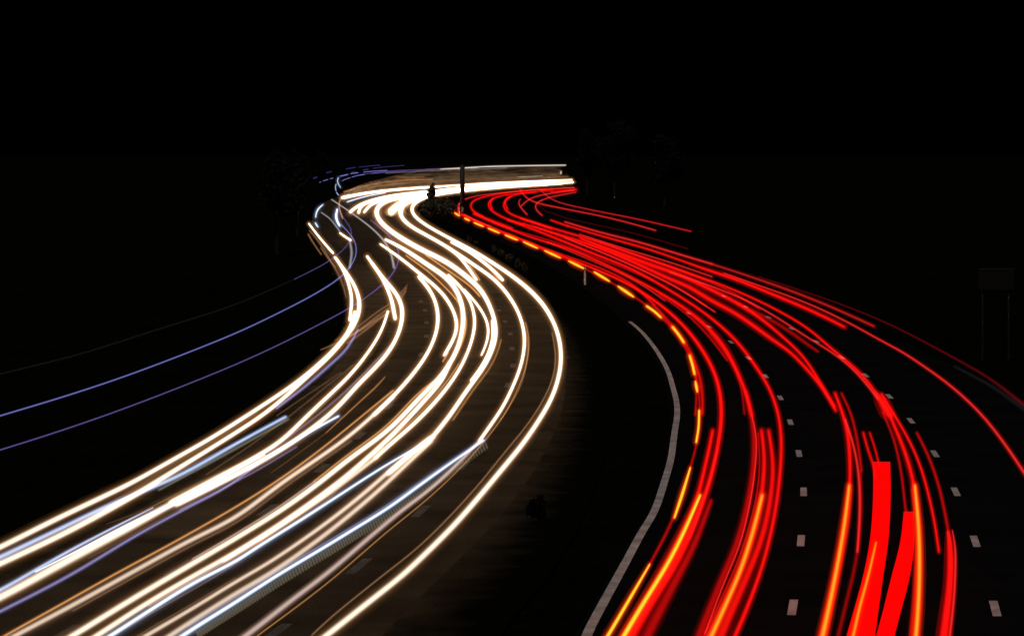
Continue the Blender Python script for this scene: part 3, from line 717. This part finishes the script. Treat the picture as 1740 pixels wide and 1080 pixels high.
# far tangle
T(GR, 'rosered', '976,318.7,1.5 931,321 874.5,325.5 830,330 791,336,1.5 778,341,3.5 771.5,348 773,355.5 781,364,3.5', 'outermost red loop left of the mast')
T(GR, 'red', '927,321.7,1.5 889.5,324 852,328.5 814.7,336 800,340.5,3 792.5,348 795.5,354 807,362.8,3.5 820,368', 'red loop just right of the mast')
T(GR, 'red', '910,326.3,2 874.5,329 844.6,333.5 831,337.5,3 824,346.5 827,354 837,360,3.5 862.6,373.5,4 889.5,381', 'third red loop of the far tangle')
T(GR, 'red', '837,337.5,2.5 833,345 836.5,355,3', 'short inner tail of the third red loop')
T(GR, 'red', '940,323,2 882,329 862.6,333.5 851,340.5,3 848.5,348 854,357 867,364.5,3.5 889.5,372,4 936,388', 'fourth red loop of the far tangle')
T(GR, 'red', '868.5,333.5,2.5 859.6,339 858,345 862.6,355.5,3', 'short inner tail of the fourth red loop')
T(GR, 'rosered', '884,338.5,1.5 881,345 885,352.5,2.5 895.4,364.5,2.5', 'small red curl right of the fourth loop')
T(GR, 'rosered', '979,326.3,2 931,336 916,342 908,348,2.5 909.5,355.5 921,365.8,2.5', 'rightmost red curl of the far tangle')
T(GR, 'rosered', '975,323.5,2.5 927,330 904,336 890,345 885,351,2', 'red line drawn from the far right end into the small curl')
T(GR, 'rosered', '883.5,321.5,1.5 880,328,2 886.5,336 904,343.5,2.5 949,352.5 960,355,2.2 1031,369 1085,383 1114,391.5,2.5', 'lower of two thin red lines reaching out of the tangle')
T(GR, 'rosered', '918,321.5,1.5 918.6,329.7,2 934,339 956.7,346.5 960,347,1.8 1013.5,358.5 1085,372.5 1174,393,2.2', 'upper of two thin red lines reaching out of the tangle', gain=.8)
T(GR, 'red', '979,322,4 960,323.5 935,326,2', 'bright red tip at the far right end', gain=1.0)
T(GR, 'red', '976,319,1.5 950,320.5 920,323,1.5', 'thin top edge of the bright red tip', gain=.7)
T(GR, 'red', '936,374,3 964,383.8,3.5', 'short red start right of the looped tails')
T(GR, 'red', '805,363,4 830,373.5,5 860,384.5,5 870,388,4', 'blunt thick red piece right of the mast base')
T(GR, 'rosered', '789,365,2.5 812,376 833.7,384.5,2.5', 'thin red piece above the first yellow dashes')
T(GR, 'red', '848,393.5,2 890,407 923,421 960,434,2.5 1012,452,3 1049,468.5,4 1078,485 1111,517,5', 'red line running just above the yellow dashes', gain=.7)
T(GR, 'dull', '836,379,2 880,393 940,410,3 1000,433 1060,455 1110,477,3', 'dull red filler line inside the dense bundle')
T(GR, 'dull', '905,383,3 960,404,4 1030,431 1100,462,4 1150,487 1200,520,4', 'dull red band through the middle of the dense bundle')

# --- finer strands beside the main trails
def sh(s, dx, dy, wd):
    return ' '.join('%g,%g,%g' % (float(q.split(',')[0]) + dx, float(q.split(',')[1]) + dy, wd) for q in s.split())
A_ = '740,654 717,671 661,729 591,781 538,823'
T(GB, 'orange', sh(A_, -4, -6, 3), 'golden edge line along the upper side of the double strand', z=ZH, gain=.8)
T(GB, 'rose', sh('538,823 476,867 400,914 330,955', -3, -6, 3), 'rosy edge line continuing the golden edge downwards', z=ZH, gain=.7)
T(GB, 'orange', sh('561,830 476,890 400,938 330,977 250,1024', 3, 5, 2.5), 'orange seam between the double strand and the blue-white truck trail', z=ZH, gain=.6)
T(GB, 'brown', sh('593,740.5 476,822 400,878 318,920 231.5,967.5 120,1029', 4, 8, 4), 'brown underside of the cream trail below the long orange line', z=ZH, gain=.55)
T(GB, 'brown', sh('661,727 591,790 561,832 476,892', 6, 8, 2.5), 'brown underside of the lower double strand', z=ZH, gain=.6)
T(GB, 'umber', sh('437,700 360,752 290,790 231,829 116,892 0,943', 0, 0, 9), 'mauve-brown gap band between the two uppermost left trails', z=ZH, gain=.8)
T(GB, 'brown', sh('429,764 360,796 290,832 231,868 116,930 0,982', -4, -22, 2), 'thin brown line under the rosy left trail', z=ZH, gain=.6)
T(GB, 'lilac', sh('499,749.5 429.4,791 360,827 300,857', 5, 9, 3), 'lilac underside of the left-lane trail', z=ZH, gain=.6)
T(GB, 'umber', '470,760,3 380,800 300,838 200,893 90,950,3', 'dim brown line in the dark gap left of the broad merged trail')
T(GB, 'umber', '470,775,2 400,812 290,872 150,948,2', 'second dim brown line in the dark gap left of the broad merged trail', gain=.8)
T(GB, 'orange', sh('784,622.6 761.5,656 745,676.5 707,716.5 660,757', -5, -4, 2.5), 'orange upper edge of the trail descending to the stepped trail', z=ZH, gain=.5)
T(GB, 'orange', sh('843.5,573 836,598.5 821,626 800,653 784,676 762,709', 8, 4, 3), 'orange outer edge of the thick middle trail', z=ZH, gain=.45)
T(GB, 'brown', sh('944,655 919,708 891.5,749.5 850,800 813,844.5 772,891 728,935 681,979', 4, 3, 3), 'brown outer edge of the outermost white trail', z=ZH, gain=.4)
T(GH, 'violet', '690,290.5,1.2 640,293.5 612,297,1.5', 'faint violet line between the left dashed lines and the added far wall', z=4.2, gain=.8)
T(GH, 'violet', '740,288.8,1.2 680,291.5 630,295,1.2', 'second faint violet line above the added far wall', z=4.3, gain=.7)
T(GH, 'grey', '752,289.3,1.2 700,291.8 655,294.5,1.2', 'faint grey line just under the violet line', z=4.2, gain=.5)
T(GH, 'pale', '960,283.2,1 880,285 800,287.8,1', 'faint pale line doubling the straight white line', z=4.4, gain=.35)
T(GR, 'rosered', '960,404,2 1040,436 1110,468 1160,494,2.5 1215,530', 'thin bright line inside the densest part of the bundle')
T(GR, 'rosered', '985,398,2 1060,422 1140,446 1210,470,2.5', 'thin bright line in the upper part of the bundle')
T(GR, 'dull', '1020,412,4 1100,440 1180,468 1240,494,5 1290,524', 'dull red filler under the upper part of the bundle')
T(GR, 'rosered', '930,411,2 990,436 1050,462 1095,486,2.5 1130,511', 'thin bright line in the lower part of the bundle', gain=.8)
T(GR, 'dull', '1120,500,3 1165,532 1205,572 1236,612,4', 'dull red filler beside the thick second-lane trail')
T(GR, 'dull', '1446,830,5 1443,880 1432,945 1418,1015 1404,1080,7', 'dull red side of the long orange bar in the third lane')
T(GR, 'dull', '1549,830,5 1556,890 1556,946 1553,1015 1547,1080,8', 'dull red side of the long orange bar in the fourth lane')
T(GR, 'rosered', '1220,760,1.5 1206,815 1192,860 1172,915,2', 'thin bright seam inside the left-lane pair', gain=.6)
T(GR, 'dull', '1288,735,3 1291,780 1286,840 1262,930,4 1232,1003 1196,1080,5', 'dull red seam between the wide dull band and the orange bar')

T(GB, 'umber', '950,296,3 880,297 800,299 740,302,4 690,306,2', 'soft brown streak along the middle of the added far wall', z=2.7, gain=.7)
T(GB, 'brown', '700,310,3 660,313.5 625,319,4 600,326,2', 'glowing brown streak low on the left part of the added far wall', z=1.8, gain=.5)
T(GB, 'pale', '922,299,1 900,300 880,300.8,1.2', 'tiny pale streak near the right end of the added far wall', z=2.6, gain=.4)
T(GB, 'umber', '935,289,3 840,291 760,294.5 700,298,2', 'dim upper streak along the added far wall', z=3.4, gain=.45)
